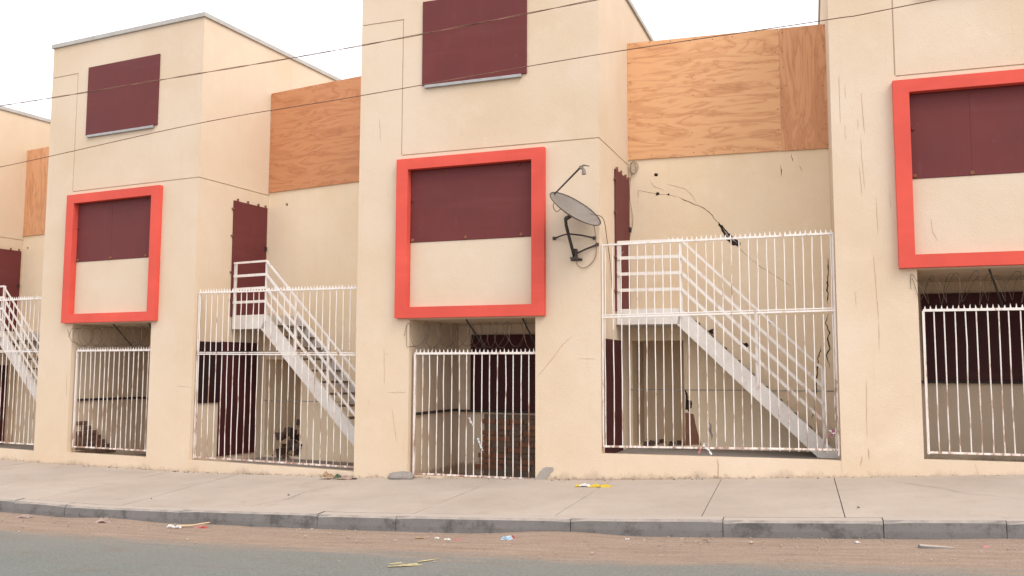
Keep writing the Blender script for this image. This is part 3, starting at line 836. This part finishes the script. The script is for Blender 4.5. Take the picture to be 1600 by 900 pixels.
for (loc, rz, z0_, z1_, lab, lab2) in (
    ((-7.531, 15.083, .073), -.4362, .082, 1.665, 'narrow white barred gate under the leftmost coral frame', 'rusty coil of razor wire above the leftmost barred gate'),
    ((-1.556, 12.110, 0), -.3564, .068, 1.655, 'white barred gate under the middle coral frame, white rags tied on it', 'rusty coil of razor wire above the middle barred gate'),
    ((4.398, 10.130, .472), -.3207, .068, 1.650, 'white barred gate at the right photo edge under the coral frame', 'rusty coil of razor wire above the rightmost barred gate')):
    e, w = gate(loc, rz, 0, z0_, z1_, lab)
    tag(w, lab2, 'razor wire', 'razor wire coils above the gates')
    for ph, r, vv, pit in ((0, .185, .13, .20), (2.2, .17, .19, .235)):
        bm = bmesh.new(); pts = []; n = 22; turns = int(1.8 / pit); rr = random.Random(int(loc[0] * 7 + ph * 10)); wob = 0
        for i in range(n * turns):
            a_ = 2 * math.pi * i / n + ph
            if i % n == 0: wob = rr.uniform(-.03, .03); wr = rr.uniform(-.035, .01); sk = rr.uniform(-.35, .35)
            u = .12 + pit * i / n + wob * math.sin(math.pi * (i % n) / n) + sk * .12 * math.sin(a_)
            if vv + math.cos(a_) * r < .0 and u > .2: pass
            z = 1.91 + math.sin(a_) * (r + wr); z = min(z, 2.11)
            v_ = vv + math.cos(a_) * (r + wr)
            if .19 < u < 1.98 or v_ < -.01: pts.append((u, v_, z))
            else: pts.append((u, min(v_, -.012), z))
        pts = [(u, v_, z) if (.2 < u < 1.97) else (u, min(v_, -.012), z) for u, v_, z in pts if u < 1.97]
        tube(bm, pts, .0027, 5, False)
        for i in range(0, len(pts) - 1, 3):
            p = Vector(pts[i]); d = Vector((rr.uniform(-1, 1), rr.uniform(-1, 1), rr.uniform(-1, 1))).normalized() * .014
            c_ = d.cross(Vector((0, 0, 1))); c_ = c_.normalized() * .004 if c_.length > 1e-4 else Vector((.004, 0, 0))
            a1 = bm.verts.new(p - d); a2 = bm.verts.new(p + c_); a3 = bm.verts.new(p + d); a4 = bm.verts.new(p - c_)
            bm.faces.new((a1, a2, a3, a4))
        link('wire_coil', bm, 'razor', w)
    # a few stay brackets
    for p_ in ([(.95, .16, 2.12), (1.12, .45, 1.72)], [(1.75, .16, 2.12), (1.86, .4, 1.75)]):
        bm = bmesh.new(); tube(bm, p_, .012, 6); link('stay_bar', bm, 'black_steel', w)
    gates.append(e)

# ------------------------------------------------------------------ stairs
def stair(P, Q, land, s1, zland, under, foot, posts, prz, label, thick, ZL0=0.0, inner_v=.78):
    """P,Q mid-plane ends; zland=(bottom,top) of landing edge; foot=(s,z) lower end of stringer's upper edge"""
    P, a, L = frame_between(P, Q)
    e = empty('staircase', (P.x, P.y, 0), a); tag(e, label, 'staircase', 'straight stairs up to the side doors')
    boxo('landing', ZL0, s1, .0, inner_v, zland[0], zland[1], 'stringer', e)
    sl = (foot[1] - zland[1]) / (foot[0] - s1)
    def plate(v0, v1, name):
        bm = bmesh.new()
        pts = [(s1, zland[1]), (foot[0], foot[1]), (under[2], under[3]), (under[0], under[1])]
        f = [bm.verts.new((p[0], v0, p[1])) for p in pts]; g = [bm.verts.new((p[0], v1, p[1])) for p in pts]
        bm.faces.new(f); bm.faces.new(g[::-1])
        for i in range(4): bm.faces.new((f[i], g[i], g[(i + 1) % 4], f[(i + 1) % 4]))
        return link(name, bm, 'stringer', e)
    plate(0, .045, 'stringer'); plate(inner_v - .045, inner_v, 'stringer')
    n = 11
    for i in range(n):
        f = (i + .6) / n
        s_ = s1 + (foot[0] - s1) * f; z = zland[1] + (foot[1] - zland[1]) * f - .005 + .02
        z -= .075
        boxo('tread', s_ - .10, s_ + .08, .048, inner_v - .048, z - .03, z, 'tread', e)
    # rails
    def bar(a_, b_, w, d_, name):
        bm = bmesh.new(); A = Vector(a_); B = Vector(b_); up = Vector((0, 0, w / 2)); dv = Vector((0, d_, 0))
        f = [bm.verts.new(A - up), bm.verts.new(B - up), bm.verts.new(B + up), bm.verts.new(A + up)]
        g = [bm.verts.new(v.co + dv) for v in f]
        bm.faces.new(f); bm.faces.new(g[::-1])
        for i in range(4): bm.faces.new((f[i], g[i], g[(i + 1) % 4], f[(i + 1) % 4]))
        return link(name, bm, 'white_clean', e)
    zt = prz[0]; slr = (prz[2] - zt) / (prz[1] - s1)
    for k_ in range(4):
        dz = -.215 * k_
        w = .032 if k_ == 0 else .042
        bar((ZL0 + .03, -.03, zt + dz), (s1 + .01, -.03, zt + dz), w, .016, 'handrail' if k_ == 0 else 'guard_rail')
        zz0 = zt + dz; 
        bar((s1 + .01, -.03, zz0), (prz[1], -.03, zz0 + slr * (prz[1] - s1 - .01)), w * 1.25, .016, 'handrail' if k_ == 0 else 'guard_rail')
    for s_ in posts:
        zt_ = zt + (slr * (s_ - s1) if s_ > s1 else 0); zbm = zland[1] + (sl * (s_ - s1) if s_ > s1 else 0) - .12
        boxo('post', s_ - .019, s_ + .019, -.012, .026, zbm, zt_ + .012, 'white_clean', e)
    bar_back = boxo('post', ZL0 + .02, ZL0 + .058, -.012, .026, zland[0], zt + .01, 'white_clean', e)
    return e
mid = lambda p, q: ((p[0] + q[0]) / 2, (p[1] + q[1]) / 2)
stair(mid((-4.912, 13.862), (-4.217, 15.353)), mid((-2.14, 12.327), (-1.566, 13.869)), 0, .735, (2.10, 2.325), (.64, 2.093, 2.80, .11), (2.80, .375),
      (.735, 1.37, 2.04, 2.66), (3.178, 2.72, 1.30), 'white steel stair between the left and middle houses', .2)
stair(mid((1.094, 11.123), (1.668, 12.665)), mid((3.759, 10.342), (4.278, 11.903)), 0, .86, (2.055, 2.262), (.80, 2.049, 2.50, .385), (2.79, .385),
      (.86, 1.80, 2.58), (3.155, 2.58, 1.464), 'white steel stair in front of the cracked wall, right of the satellite dish', .2)
stair(mid((-10.797, 16.823), (-10.067, 18.297)), mid((-8.077, 15.337), (-7.382, 16.829)), 0, .735, (1.95, 2.17), (.64, 1.943, 2.90, -.04), (2.9, .2),
      (.735, 1.37, 2.04, 2.66), (3.03, 2.72, 1.15), 'white steel stair at the left edge of the photo', .2)

# ------------------------------------------------------------------ satellite dish (house B local frame)
BZ_ROT = -.3564
sat = empty('satellite_dish', (-1.556 + 2.53 * math.cos(BZ_ROT), 12.110 + 2.53 * math.sin(BZ_ROT), 2.875), BZ_ROT)
tag(sat, 'grey satellite dish on a bent pole beside the middle coral frame', 'satellite dish')
def SL(u, v, z): return Vector((u - 2.53, v, z - 2.875))
c = SL(2.62, -.36, 3.425)
# dish plane: normal mostly up and right, slightly to the street
maj = (SL(2.945, -.36, 3.172) - SL(2.295, -.36, 3.672)); A_ax = maj.normalized(); Rad = maj.length / 2 * .88
nin = Vector((-A_ax.z, 0, A_ax.x));
if nin.z < 0: nin = -nin
Nn = (nin * .955 + Vector((0, -.30, 0))).normalized()
B_ax = Nn.cross(A_ax).normalized()
bm = bmesh.new(); rings = []
nr, ns = 7, 40
def dp(r, th, back):
    x = math.cos(th) * r * Rad; y = math.sin(th) * r * Rad * .86
    h = (r * r - 1) * .075 - (.006 if back else 0)
    return c + A_ax * x + B_ax * y + Nn * h
for back in (0, 1):
    cen = bm.verts.new(dp(0, 0, back)); rs = []
    for i in range(1, nr + 1): rs.append([bm.verts.new(dp(i / nr, 2 * math.pi * k_ / ns, back)) for k_ in range(ns)])
    for k_ in range(ns): bm.faces.new((cen, rs[0][k_], rs[0][(k_ + 1) % ns]))
    for i in range(nr - 1):
        for k_ in range(ns): bm.faces.new((rs[i][k_], rs[i + 1][k_], rs[i + 1][(k_ + 1) % ns], rs[i][(k_ + 1) % ns]))
    rings.append(rs[-1])
for k_ in range(ns): bm.faces.new((rings[0][k_], rings[1][k_], rings[1][(k_ + 1) % ns], rings[0][(k_ + 1) % ns]))
link('dish', bm, 'dish', sat, True)
bm = bmesh.new(); tube(bm, [dp(1.008, 2 * math.pi * k_ / ns, 0) for k_ in range(ns + 1)], .006, 6, False); link('dish_rim', bm, 'dish_dark', sat, True)
lnb = SL(2.70, -.42, 3.915)
rim = c - A_ax * Rad * .93 - Nn * .01
bm = bmesh.new(); tube(bm, [rim, lnb], [.010, .013], 8); link('feed_arm', bm, 'dish_dark', sat)
bm = bmesh.new(); d_ = (c - lnb).normalized()
tube(bm, [lnb, lnb + Vector((.03, 0, -.005)), lnb + Vector((.045, 0, -.03)), lnb + Vector((.05, 0, -.085))], [.016, .02, .022, .028], 10)
tube(bm, [lnb + Vector((-.01, 0, .01)), lnb + Vector((.05, 0, .03)), lnb + Vector((.12, 0, .012))], [.014, .012, .006], 8)
link('receiver', bm, 'dish', sat)
back = c - Nn * .085
pole_top = SL(2.475, -.30, 3.33); pole_bot = SL(2.53, -.10, 2.86)
bm = bmesh.new(); tube(bm, [back, back.lerp(pole_top, .6) - Nn * .03, pole_top], [.03, .026, .024], 10)
tube(bm, [pole_top, SL(2.475, -.27, 3.24), SL(2.49, -.21, 3.12), pole_bot], .020, 10)
link('pole', bm, 'dish_dark', sat, True)
bm = bmesh.new(); box(bm, -.045, .045, -.14, -.06, -.04, -.015); box(bm, -.02, .03, -.12, -.05, -.02, .09); box(bm, -.075, .075, -.012, .0, -.05, -.02)
box(bm, -.012, .012, -.1, 0, -.045, -.02)
link('wall_bracket', bm, 'dish_dark', sat)
for a_, b_, r in ((SL(2.49, -.22, 3.14), SL(2.235, -.004, 3.125), .011), (SL(2.49, -.22, 3.14), SL(2.765, -.004, 3.105), .011), (SL(2.54, -.10, 2.9), SL(2.80, -.006, 3.02), .012)):
    bm = bmesh.new(); tube(bm, [a_, a_.lerp(b_, .5) + Vector((0, 0, R_.uniform(-.01, .01))), b_], r, 7)
    box(bm, b_.x - .02, b_.x + .02, b_.y - .012, b_.y + .004, b_.z - .02, b_.z + .02)
    link('strut', bm, 'dish_dark', sat)
def curve_pts(ctrl, n=10):
    out = []
    P_ = [Vector(p) for p in ctrl]; P_ = [P_[0] * 2 - P_[1]] + P_ + [P_[-1] * 2 - P_[-2]]
    for i in range(1, len(P_) - 2):
        for k_ in range(n):
            t_ = k_ / n; a0, a1, a2, a3 = P_[i - 1:i + 3]
            out.append(.5 * ((2 * a1) + (a2 - a0) * t_ + (2 * a0 - 5 * a1 + 4 * a2 - a3) * t_ * t_ + (3 * a1 - a0 - 3 * a2 + a3) * t_ ** 3))
    out.append(P_[-2]); return out
bm = bmesh.new()
tube(bm, curve_pts([SL(2.36, -.36, 3.55), SL(2.33, -.34, 3.47), SL(2.37, -.32, 3.41), SL(2.43, -.32, 3.45)]), .005, 5)
tube(bm, curve_pts([SL(2.54, -.09, 2.86), SL(2.56, -.05, 2.76), SL(2.64, -.03, 2.73), SL(2.74, -.02, 2.80), SL(2.79, -.02, 2.92), SL(2.78, -.05, 3.2), SL(2.78, -.2, 3.3)]), .005, 5)
tube(bm, curve_pts([SL(2.80, -.34, 3.35), SL(2.90, -.1, 3.33), SL(2.86, .25, 3.12), SL(2.85, .45, 2.85), SL(2.86, .5, 2.5)]), .005, 5)
link('cable', bm, 'wire', sat)

# cable coil at the top corner of the right recess
cc = empty('cable_coil', r2.location, r2.rotation_euler.z)
tag(cc, 'tangled grey cable coil hanging in the corner under the large plywood sheet', 'cable coil')
bm = bmesh.new()
rr = random.Random(5)
for q in range(6):
    cx_, cz_, r = .075 + rr.uniform(-.015, .015), 4.33 + rr.uniform(-.03, .03), rr.uniform(.045, .08)
    tube(bm, [(cx_ + r * .75 * math.cos(a_ / 14 * 2 * math.pi), -.03 - .008 * q + .01 * math.sin(a_ + q), cz_ + r * 1.15 * math.sin(a_ / 14 * 2 * math.pi)) for a_ in range(15)], .0034, 5, False)
link('loop', bm, 'old_cable', cc)
bm = bmesh.new(); tube(bm, curve_pts([(.06, -.03, 4.27), (.03, -.03, 4.15), (.02, -.02, 3.9), (.06, -.02, 3.6), (.02, -.03, 3.35), (-.01, -.3, 3.15), (-.01, -.6, 3.02), (-.01, -.75, 2.9)]), .0042, 5)
link('hanging_cable', bm, 'old_cable', cc)

# ------------------------------------------------------------------ overhead lines (run along the street in front of the houses)
def Bw(u, v, z):
    return Vector((-1.556 + u * math.cos(BZ_ROT) - v * math.sin(BZ_ROT), 12.110 + u * math.sin(BZ_ROT) + v * math.cos(BZ_ROT), z))
e = tag(empty('power_line', (0, 0, 0)), 'upper overhead line, a twisted pair leaving the photo above the middle house', 'overhead line', 'overhead lines crossing the street front')
pts = [Bw(u, -1.2, z) for u, z in ((-30, 6.3), (-16, 5.6), (-9, 5.37), (-6.1, 5.365), (-2.77, 5.434), (.03, 5.513), (3.1, 5.666), (6, 5.85), (12, 6.4), (22, 7.6))]
cp = curve_pts([p for p in pts], 12)
for ph in (0, math.pi):
    bm = bmesh.new()
    fine = []
    for a_, b_ in zip(cp[:-1], cp[1:]):
        n = max(1, int((b_ - a_).length / .09))
        for i in range(n): fine.append(a_.lerp(b_, i / n))
    tube(bm, [p + Vector((0, math.cos(i * .55 + ph) * .006, math.sin(i * .55 + ph) * .006)) for i, p in enumerate(fine)], .0045, 5, False)
    link('strand', bm, 'wire', e)
e = tag(empty('power_line', (0, 0, 0)), 'lower overhead line, a single thin wire crossing the large plywood sheet', 'overhead line', 'overhead lines crossing the street front')
bm = bmesh.new()
pts = [Bw(u, -1.2, z) for u, z in ((-30, 3.5), (-16, 3.9), (-9, 4.25), (-6.0, 4.43), (-2.41, 4.75), (.05, 4.866), (3.15, 5.022), (5.585, 5.09), (6.5, 5.146), (12, 5.6), (22, 6.5))]
tube(bm, curve_pts(pts, 10), .0052, 6, False); link('strand', bm, 'wire', e)

# ------------------------------------------------------------------ litter, lump, rags
def crumple(name, x, y, z, sx, sy, sz, mat, label, cat, seed, rz=0, group=None, parts=None):
    rr = random.Random(seed)
    o = empty(name, (x, y, z), rz) if parts else None
    def sheet(cx_, cy_, sx, sy, sz, n=7, m=5, m_=mat, nm='scrap'):
        bm = bmesh.new(); g = []
        for j in range(m + 1):
            row = []
            for i in range(n + 1):
                fx, fy = i / n * 2 - 1, j / m * 2 - 1
                edge = 1 - .25 * rr.random() * (abs(fx) > .7 or abs(fy) > .7)
                hgt = sz * (.25 + .75 * rr.random()) * max(0.08, 1 - (fx * fx + fy * fy) * .55)
                row.append(bm.verts.new((cx_ + fx * sx / 2 * edge, cy_ + fy * sy / 2 * edge, max(.003, hgt))))
            g.append(row)
        for j in range(m):
            for i in range(n): bm.faces.new((g[j][i], g[j][i + 1], g[j + 1][i + 1], g[j + 1][i]))
        r = bmesh.ops.solidify(bm, geom=bm.faces[:], thickness=.002)
        return link(nm, bm, m_, o)
    if parts:
        for (dx, dy, a_, b_, c_, mm, nm) in parts: sheet(dx, dy, a_, b_, c_, m_=mm, nm=nm)
        tag(o, label, cat, group); return o
    s_ = sheet(0, 0, sx, sy, sz, nm=name); s_.location = (x, y, z); s_.rotation_euler = (0, 0, rz)
    tag(s_, label, cat, group); return s_
crumple('yellow_wrapper', .99, 10.60, zb(.99) - .012, 0, 0, 0, 'yellow', 'yellow plastic bag with a white end lying on the pavement below the wall', 'plastic bag', 3, -.3,
        parts=[(.07, 0, .36, .16, .04, 'yellow', 'yellow_film'), (-.13, 0, .17, .13, .05, 'whiteplastic', 'white_film'), (-.21, 0, .09, .12, .03, 'yellow', 'yellow_corner')])
crumple('cardboard_scrap', -2.30, 12.22, zb(-2.3), 0, 0, 0, 'card', 'torn cardboard and paper scraps on the pavement left of the middle house', 'litter', 4, -.4,
        parts=[(-.19, -.02, .19, .14, .12, 'card', 'cardboard_corner'), (-.03, .0, .12, .1, .08, 'green', 'green_film'), (.10, -.01, .2, .12, .06, 'paleprint', 'pale_scrap'), (.22, 0, .1, .08, .03, 'lint', 'dark_scrap'), (.07, -.06, .22, .03, .03, 'card', 'cardboard_strip')])
bm = bmesh.new()
rr = random.Random(12)
bmesh.ops.create_icosphere(bm, subdivisions=3, radius=1)
for v in bm.verts:
    k_ = 1 + rr.uniform(-.07, .07) + .1 * math.sin(v.co.x * 4 + v.co.y * 3)
    v.co = Vector((max(-1, min(1, v.co.x * 1.2)) * .165 * k_, v.co.y * .10 * k_, max(-.3, min(.75, v.co.z)) * .085 * k_ + .02))
o = link('concrete_lump', bm, 'lump'); o.location = (-1.44, 11.99, zb(-1.44)); o.rotation_euler = (0, 0, -.36)
tag(o, 'grey lump of concrete at the foot of the middle gate, left side', 'concrete lump')
def on_road(x, y): return zb(x) - .186
crumple('red_wrapper', -4.607, 10.35, on_road(-4.6, 0), .18, .15, .08, 'paleprint', 'crumpled faded pink wrapper below the kerb, left of the long stick', 'litter', 6)
crumple('paper_scrap', -5.75, 10.80, on_road(-5.7, 0), .20, .12, .04, 'paleprint', 'flat pale scrap by the kerb at the far left', 'litter', 7, -.2)
crumple('paper_scrap', -.04, 8.46, on_road(0, 0), 0, 0, 0, 'whiteplastic', 'white and blue snack wrapper in the dust below the middle house', 'litter', 8, -.2,
        parts=[(0, 0, .12, .08, .04, 'blue', 'wrapper_body'), (.02, .03, .09, .05, .045, 'whiteplastic', 'wrapper_fold'), (.05, .03, .04, .03, .05, 'redbit', 'wrapper_print')])
e = empty('broken_stick', (-3.45, 9.75, on_road(-3.4, 0)), -.2); tag(e, 'long pale broken stick with pink plastic caught on it, by the kerb', 'stick')
bm = bmesh.new(); tube(bm, [(-.13, 0, .015), (.05, .01, .03), (.22, .06, .06)], [.014, .011, .008], 6); link('stick', bm, 'card', e)
for dx, dy, s_, mm in ((-.2, 0, .09, 'whiteplastic'), (-.1, -.02, .1, 'whiteplastic'), (.14, 0, .14, 'pink'), (.2, -.02, .09, 'redbit')):
    c_ = crumple('plastic_scrap', dx, dy, 0, s_, .05, .045, mm, None, None, int(dx * 100)); c_.parent = e
for i, (x, y, sx, mm, lab) in enumerate(((-.86, 8.74, .13, 'card', 'thin pale sliver of card in the dust below the kerb'), (-.70, 8.70, .05, 'whiteplastic', 'tiny white scrap between two card slivers near the kerb'),
                                    (-.60, 8.62, .07, 'whiteplastic', 'white torn scrap right of the card sliver'), (-.50, 8.58, .09, 'pink', 'pink and white strip in the dust below the middle gate'),
                                    (3.76, 7.30, .10, 'pink', 'small pink wrapper in the dust near the right edge'), (1.05, 8.33, .05, 'whiteplastic', 'small white crumb in the dust below the yellow bag'),
                                    (.69, 8.60, .04, 'whiteplastic', 'tiny white scrap against the kerb joint'), (2.9, 7.72, .05, 'whiteplastic', 'tiny white scrap below the stair yard kerb'))):
    crumple('paper_scrap', x, y - .05, on_road(x, y), sx, .045, .02, mm, lab, 'litter', 20 + i, -.3 + .1 * i, 'paper scraps in the road dust')
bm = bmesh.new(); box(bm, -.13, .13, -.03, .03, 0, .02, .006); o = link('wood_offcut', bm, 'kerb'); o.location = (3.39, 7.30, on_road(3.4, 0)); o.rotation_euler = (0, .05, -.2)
tag(o, 'flat grey offcut lying in the dust near the right edge', 'wood offcut')
crumple('white_smear_scrap', 1.80, 8.235, zb(1.8) - .07, .10, .012, .04, 'whiteplastic', 'white paper stuck on the kerb face below the right stair', 'litter', 41, -.3)
# pebbles and crumbs in the dust: uncountable
bm = bmesh.new(); rr = random.Random(99)
for i in range(520):
    x = rr.uniform(-7.5, 5.8); d_ = abs(rr.gauss(0, .45)) + .02; p = kpt(x, -d_); s_ = rr.uniform(.003, .011) * (1.6 if rr.random() < .08 else 1)
    r = bmesh.ops.create_icosphere(bm, subdivisions=1, radius=s_) if rr.random() < .3 else bmesh.ops.create_cube(bm, size=s_ * 1.5)
    for v in r['verts']: v.co = Vector((v.co.x * rr.uniform(.8, 1.4), v.co.y, v.co.z * .7)) + Vector((p.x, p.y, zb(x) - .184))
tag(link('grit', bm, 'pebble'), 'pale grit scattered in the dust along the kerb', 'grit', kind='stuff')
bm = bmesh.new()
for i in range(90):
    x = rr.uniform(-7.5, 5.6); f = rr.random() ** 2
    if rr.random() < .9: yw = interp_line(WL, x) - .01 - abs(rr.gauss(0, .04)); z = zb(x) + .002
    else:
        yk = interp_line(KF, x) + .16; yw = yk + (interp_line(WL, x) - yk) * rr.random(); z = zb(x) - .012
    s_ = rr.uniform(.004, .014)
    r = bmesh.ops.create_cube(bm, size=s_)
    for v in r['verts']: v.co = Vector((v.co.x * rr.uniform(.8, 2.2), v.co.y * 1.2, v.co.z * .8)) + Vector((x, yw, z))
tag(link('pavement_crumbs', bm, 'lint'), 'dark crumbs along the foot of the walls and on the pavement', 'crumbs', kind='stuff')
# yellow paint dashes on the asphalt
ym = empty('paint_mark', (-.82, 7.50, zb(-.82) - .184)); ym.rotation_euler = (0, 0, -.1)
tag(ym, 'faded yellow paint strokes on the asphalt at the bottom of the photo', 'road marking')
for k_, (dx, dy, l_, r_) in enumerate(((.02, .14, .24, .45), (-.08, .07, .24, .6), (.06, .03, .30, .5), (-.03, -.08, .28, .3), (.12, .12, .20, .7))):
    bm = bmesh.new(); n = 14
    vs = []
    for i in range(n + 1):
        s_ = (i / n - .5) * l_; w = .022 * (1 - abs(i / n - .5)) * rr.uniform(.6, 1.4)
        vs.append((bm.verts.new((s_, -w + rr.uniform(-.004, .004), 0)), bm.verts.new((s_, w, 0))))
    for a_, b_ in zip(vs[:-1], vs[1:]): bm.faces.new((a_[0], b_[0], b_[1], a_[1]))
    o = link('paint_stroke', bm, 'roadpaint', ym); o.location = (dx, dy, .004 * k_ + .002); o.rotation_euler = (0, 0, r_)

# rags tied on bars
def rag(loc, rz, segs, mats, label):
    e = empty('tied_rag', loc, rz); tag(e, label, 'rag', 'plastic rags tied on the bars')
    for k_, s_ in enumerate(segs):
        bm = bmesh.new(); pts = curve_pts(s_, 5)
        prev = None
        for i, p in enumerate(pts):
            w = .011 + .006 * math.sin(i * 1.7 + k_)
            q = (bm.verts.new(p + Vector((-w, math.sin(i) * .004, 0))), bm.verts.new(p + Vector((w, 0, .006))))
            if prev: bm.faces.new((prev[0], q[0], q[1], prev[1]))
            prev = q
        bmesh.ops.solidify(bm, geom=bm.faces[:], thickness=.003)
        link('strip', bm, mats[k_ % len(mats)], e)
    return e
rag((-1.556 + 1.17 * math.cos(-.3564), 12.110 + 1.17 * math.sin(-.3564), .53), -.3564, [[(0, .05, .04), (.03, .045, -.02), (.04, .05, -.06), (.08, .045, -.12)], [(0, .05, .05), (-.02, .05, .0), (.01, .045, -.05)]], ['whiteplastic', 'chip'],
    'whitish rag tied on a bar of the middle gate, lower one')
rag((-1.556 + 1.05 * math.cos(-.3564), 12.110 + 1.05 * math.sin(-.3564), .78), -.3564, [[(0, .05, .05), (.03, .045, -.01), (.07, .05, -.06)], [(0, .05, .0), (-.01, .05, .08)]], ['whiteplastic', 'chip'],
    'whitish rag tied on a bar of the middle gate, upper one')
fr = f2_.rotation_euler.z
rag((1.094 + 1.24 * math.cos(fr), 11.123 + 1.24 * math.sin(fr), .545), fr, [[(0, .04, 0), (.05, .03, -.03), (.09, .0, -.09)], [(0, .04, 0), (-.04, .03, -.03), (-.06, .02, -.08)], [(0, .04, .04), (0, .03, .0)]], ['whiteplastic', 'pink'],
    'pink and white plastic tied on the bottom rail of the right bar fence')
rag((1.094 + 2.68 * math.cos(fr), 11.123 + 2.68 * math.sin(fr), .73), fr, [[(0, .06, .05), (.02, .05, .02), (-.01, .06, -.04)], [(-.02, .06, .04), (.03, .05, 0)]], ['purple', 'whiteplastic'],
    'purple plastic knot on a bar at the right end of the fence')
